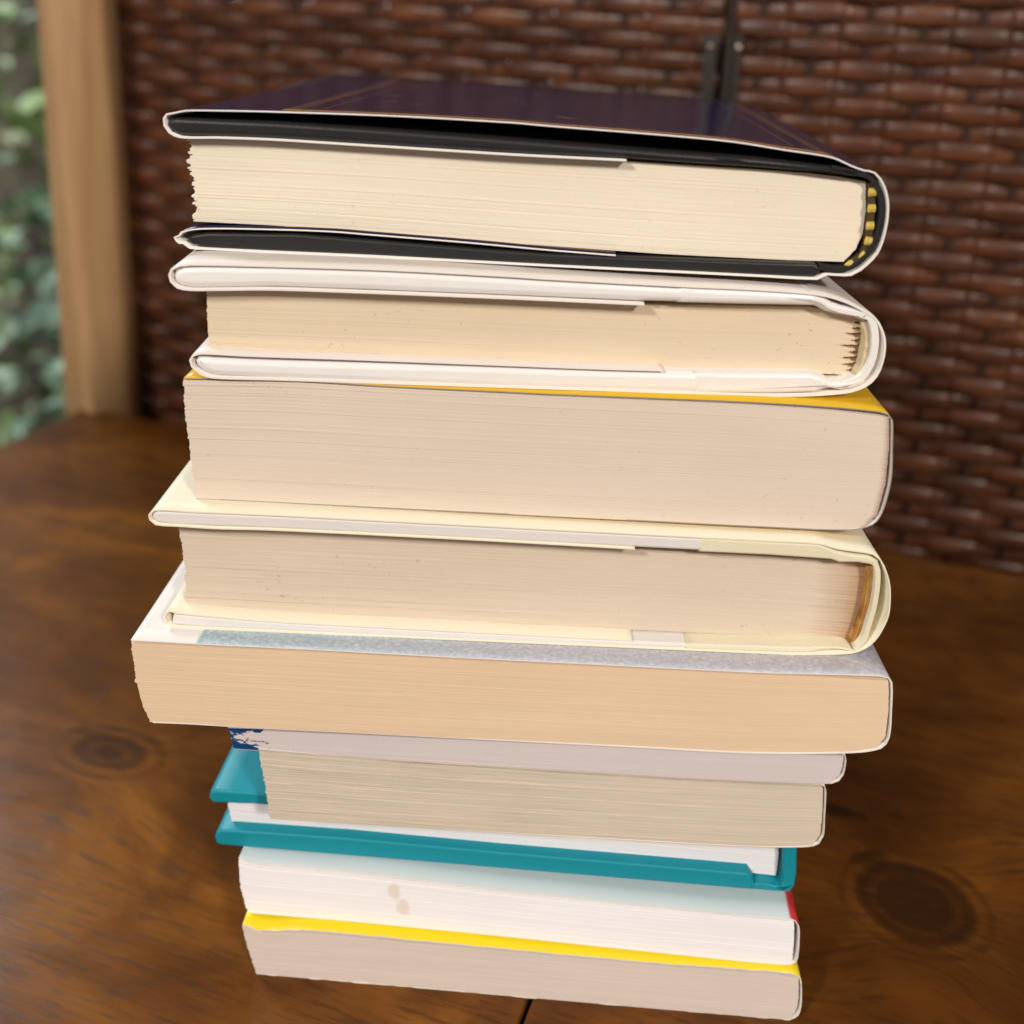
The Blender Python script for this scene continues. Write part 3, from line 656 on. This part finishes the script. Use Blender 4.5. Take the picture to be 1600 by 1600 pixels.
# cream hardcover with browned glue
def mat_glue():
    k = Nodes('browned_glue_lining', .8, .2)
    n = k.noise(k.coord('Object', (500, 500, 190)), 1.0, 5, .65, .8)
    k.bump(n, .6, .0008)
    return k.color(k.ramp(n, [(.3, (.20, .085, .018)), (.46, (.42, .20, .05)), (.62, (.56, .31, .10)), (.8, (.66, .43, .19))]))
D, e = book('4', 'cream jacketed hardcover with browned glue streaks beside its spine')
M_CREAM = mat_card('cream_jacket', (.82, .76, .60), .5, .3, .04); M_GREYW = mat_card('off_white_board_paper', (.74, .70, .68), .6, .3, .04, 900, .2)
M_CLOTH = mat_card('cream_spine_cloth', (.76, .70, .52), .7, .25, .05, 1600, .3)
text_block(e, D['text'], 190, [mat_pages('foxed_cream_pages', (.71, .60, .485), 60, .09, .25, (1.0, .095, .8, (.36, .16, .04)))], .30, .05, .10, .25, 4)
ribbon('dust_jacket', e, D['cover'], .30, 0, 200, [M_CREAM, M_CREAM, M_CREAM], seed=4, wobble=.15)
prism('cover_board', e, D['top_board'], .3, 200, M_GREYW, .7, grow=.3)
prism('cover_board', e, D['bottom_board'], .3, 200, M_GREYW, .5)
prism('spine_cloth', e, D['cloth_top'], .12, 199, M_CLOTH, .6, grow=.3); prism('spine_cloth', e, D['cloth_bottom'], .12, 199, M_CLOTH, .4)
ribbon('spine', e, D['spine'], 1.1, .2, 199, [M_CLOTH]*3, nv=4)
ribbon('spine_lining', e, D['lining'], 1.6, 2.0, 190, [mat_glue()]*3, nv=4, rag=.2, seed=44)

# thick yellow paperback
D, e = book('3', 'thickest paperback with golden yellow cover and pinkish tan pages')
text_block(e, D['text'], 190, [mat_pages('pinkish_tan_pages', (.72, .62, .525), 90, .05, .2, (1.0, .012, .8, (.30, .17, .12)))], .30, .05, .09, .3, 3)
ribbon('cover', e, D['cover'], .28, .38, 190, [mat_card('golden_yellow_cover', (.74, .45, .02), .35, .4, .03), WHITE_EDGE, mat_card('dark_cover_edge', (.32, .27, .24), .7)], seed=3)

# white jacketed hardcover
D, e = book('2', 'hardcover in plain white jacket lying directly under the navy book')
M_WJ = mat_card('white_jacket', (.76, .69, .64), .42, .4, .03); M_WB = mat_card('white_glossy_board_paper', (.82, .80, .79), .34, .5, .06, 110, .55)
text_block(e, D['text'], 182, [mat_pages('cream_pages', (.74, .62, .46), 60, .06, .35, (1.01, .03, .7, (.36, .20, .08)))], .28, .04, .05, .2, 2)
ribbon('dust_jacket', e, D['cover'], .42, 0, 190, [M_WJ, M_WJ, mat_card('white_jacket_edge', (.84, .80, .77), .6)], seed=2)
prism('cover_board', e, D['top_board'], .3, 190, M_WB, 1.5, grow=.4)
prism('cover_board', e, D['bottom_board'], .3, 190, M_WB, 1.5, grow=.4)
prism('spine_cloth', e, D['cloth_top'], .12, 189, M_WB, 1.5, grow=.4); prism('spine_cloth', e, D['cloth_bottom'], .12, 189, M_WB, 1.0, grow=.3)
ribbon('spine', e, D['spine'], 1.5, .2, 189, [M_WB]*3, nv=4)
ribbon('spine_lining', e, D['lining'], 1.0, 1.4, 184, [mat_card('yellowed_mull', (.62, .52, .34), .85, .2, .15, 300, .5)]*3, nv=4, rag=.25, seed=22)

prism('notch_backing', e, D['glue'], 4.7, 180, mat_card('brown_notch_backing', (.30, .17, .075), .8), .2)  # added block behind the notches, so they look brown-lit, not black

# navy jacketed hardcover on top
TOPD = 160
D, e = book('1', 'hardcover in dark navy jacket with gold border lines, topmost on the stack')
def mat_navy():
    k = Nodes('navy_jacket_print', .17, .28); x, y, z = k.sep(k.coord('Object'))
    n = k.noise(k.coord('Object'), 30, 3, .5)
    col = k.mix(n, (.003, .005, .032), (.006, .008, .050))
    def rect(m, w):      # outline of a printed border at a margin m
        dx = k.math('SUBTRACT', k.math('ABSOLUTE', k.math('SUBTRACT', x, .0790)), .0570-m)
        dy = k.math('SUBTRACT', k.math('ABSOLUTE', k.math('SUBTRACT', y, .0800)), .0755-m)
        return k.math('LESS_THAN', k.math('ABSOLUTE', k.math('MAXIMUM', dx, dy)), w)
    f = k.math('MAXIMUM', k.math('MULTIPLY', rect(0, .0017), k.ramp(k.math('MULTIPLY', y, 10), [(.055, .95), (.09, .16)])), k.math('MULTIPLY', rect(.006, .0003), .2))
    st = k.noise(k.coord('Object', loc=(.3, .1, .7)), 190, 1, .4)
    ins = k.math('MULTIPLY', k.math('LESS_THAN', k.math('ABSOLUTE', k.math('SUBTRACT', x, .0765)), .05), k.math('LESS_THAN', k.math('ABSOLUTE', k.math('SUBTRACT', y, .0750)), .055))
    f2 = k.math('MULTIPLY', k.ramp(st, [(.68, 0), (.72, 1)]), ins)
    col = k.mix(k.math('MAXIMUM', f, k.math('MULTIPLY', f2, .18)), col, (.50, .24, .055)); return k.color(col)
M_BLACK = mat_card('black_cloth_board', (.016, .015, .016), .42, .35, .2, 1500, .2)
text_block(e, D['text'], TOPD-6, [mat_pages('deckled_cream_pages', (.83, .745, .61), 60, .06, .15)], .27, .05, .36, .2, 1)
ribbon('dust_jacket', e, D['cover'], .33, 0, TOPD, [mat_navy(), WHITE_EDGE, WHITE_EDGE], seed=1, sag=(23, 29, 3.2, 150))
prism('cover_board', e, D['top_board'], .5, TOPD-.5, M_BLACK, 1.0)
prism('cover_board', e, D['bottom_board'], .5, TOPD-.5, M_BLACK, .6)
ribbon('spine', e, D['spine'], 1.0, .5, TOPD-.5, [M_BLACK]*3, nv=4)
hp = [(a, b) for a, b in D['headband']]
hb = ribbon('headband', e, hp, 1.5, 1.4, 5.0, [mat_card('dark_headband_thread', (.06, .035, .012), .7)]*3, nv=2)
M_YT = mat_card('yellow_silk_thread', (.70, .53, .12), .4, .5, .15, 900, .4)
for i in range(1, len(hp)):
    q = hp[i]; a = hp[i-1]; b = hp[min(i+1, len(hp)-1)]
    ang = math.atan2(b[1]-a[1], b[0]-a[0])
    me = bpy.data.meshes.new('stitch'); bm = bmesh.new()
    for off in (-.58, -.2, .2, .58):
        g = bmesh.ops.create_uvsphere(bm, u_segments=10, v_segments=8, radius=1)
        for v in g['verts']:
            lx, ly, lz = v.co.x*.00105, v.co.y*.0008, v.co.z*.00024
            lz += off*MM
            X = lx*math.cos(ang)-lz*math.sin(ang); Z = lx*math.sin(ang)+lz*math.cos(ang)
            v.co = Vector((q[0]*MM+X, 1.4*MM+ly, q[1]*MM+Z))
    bm.to_mesh(me); bm.free(); me.materials.append(M_YT); me.polygons.foreach_set('use_smooth', [True]*len(me.polygons))
    link(bpy.data.objects.new('stitch', me), hb)
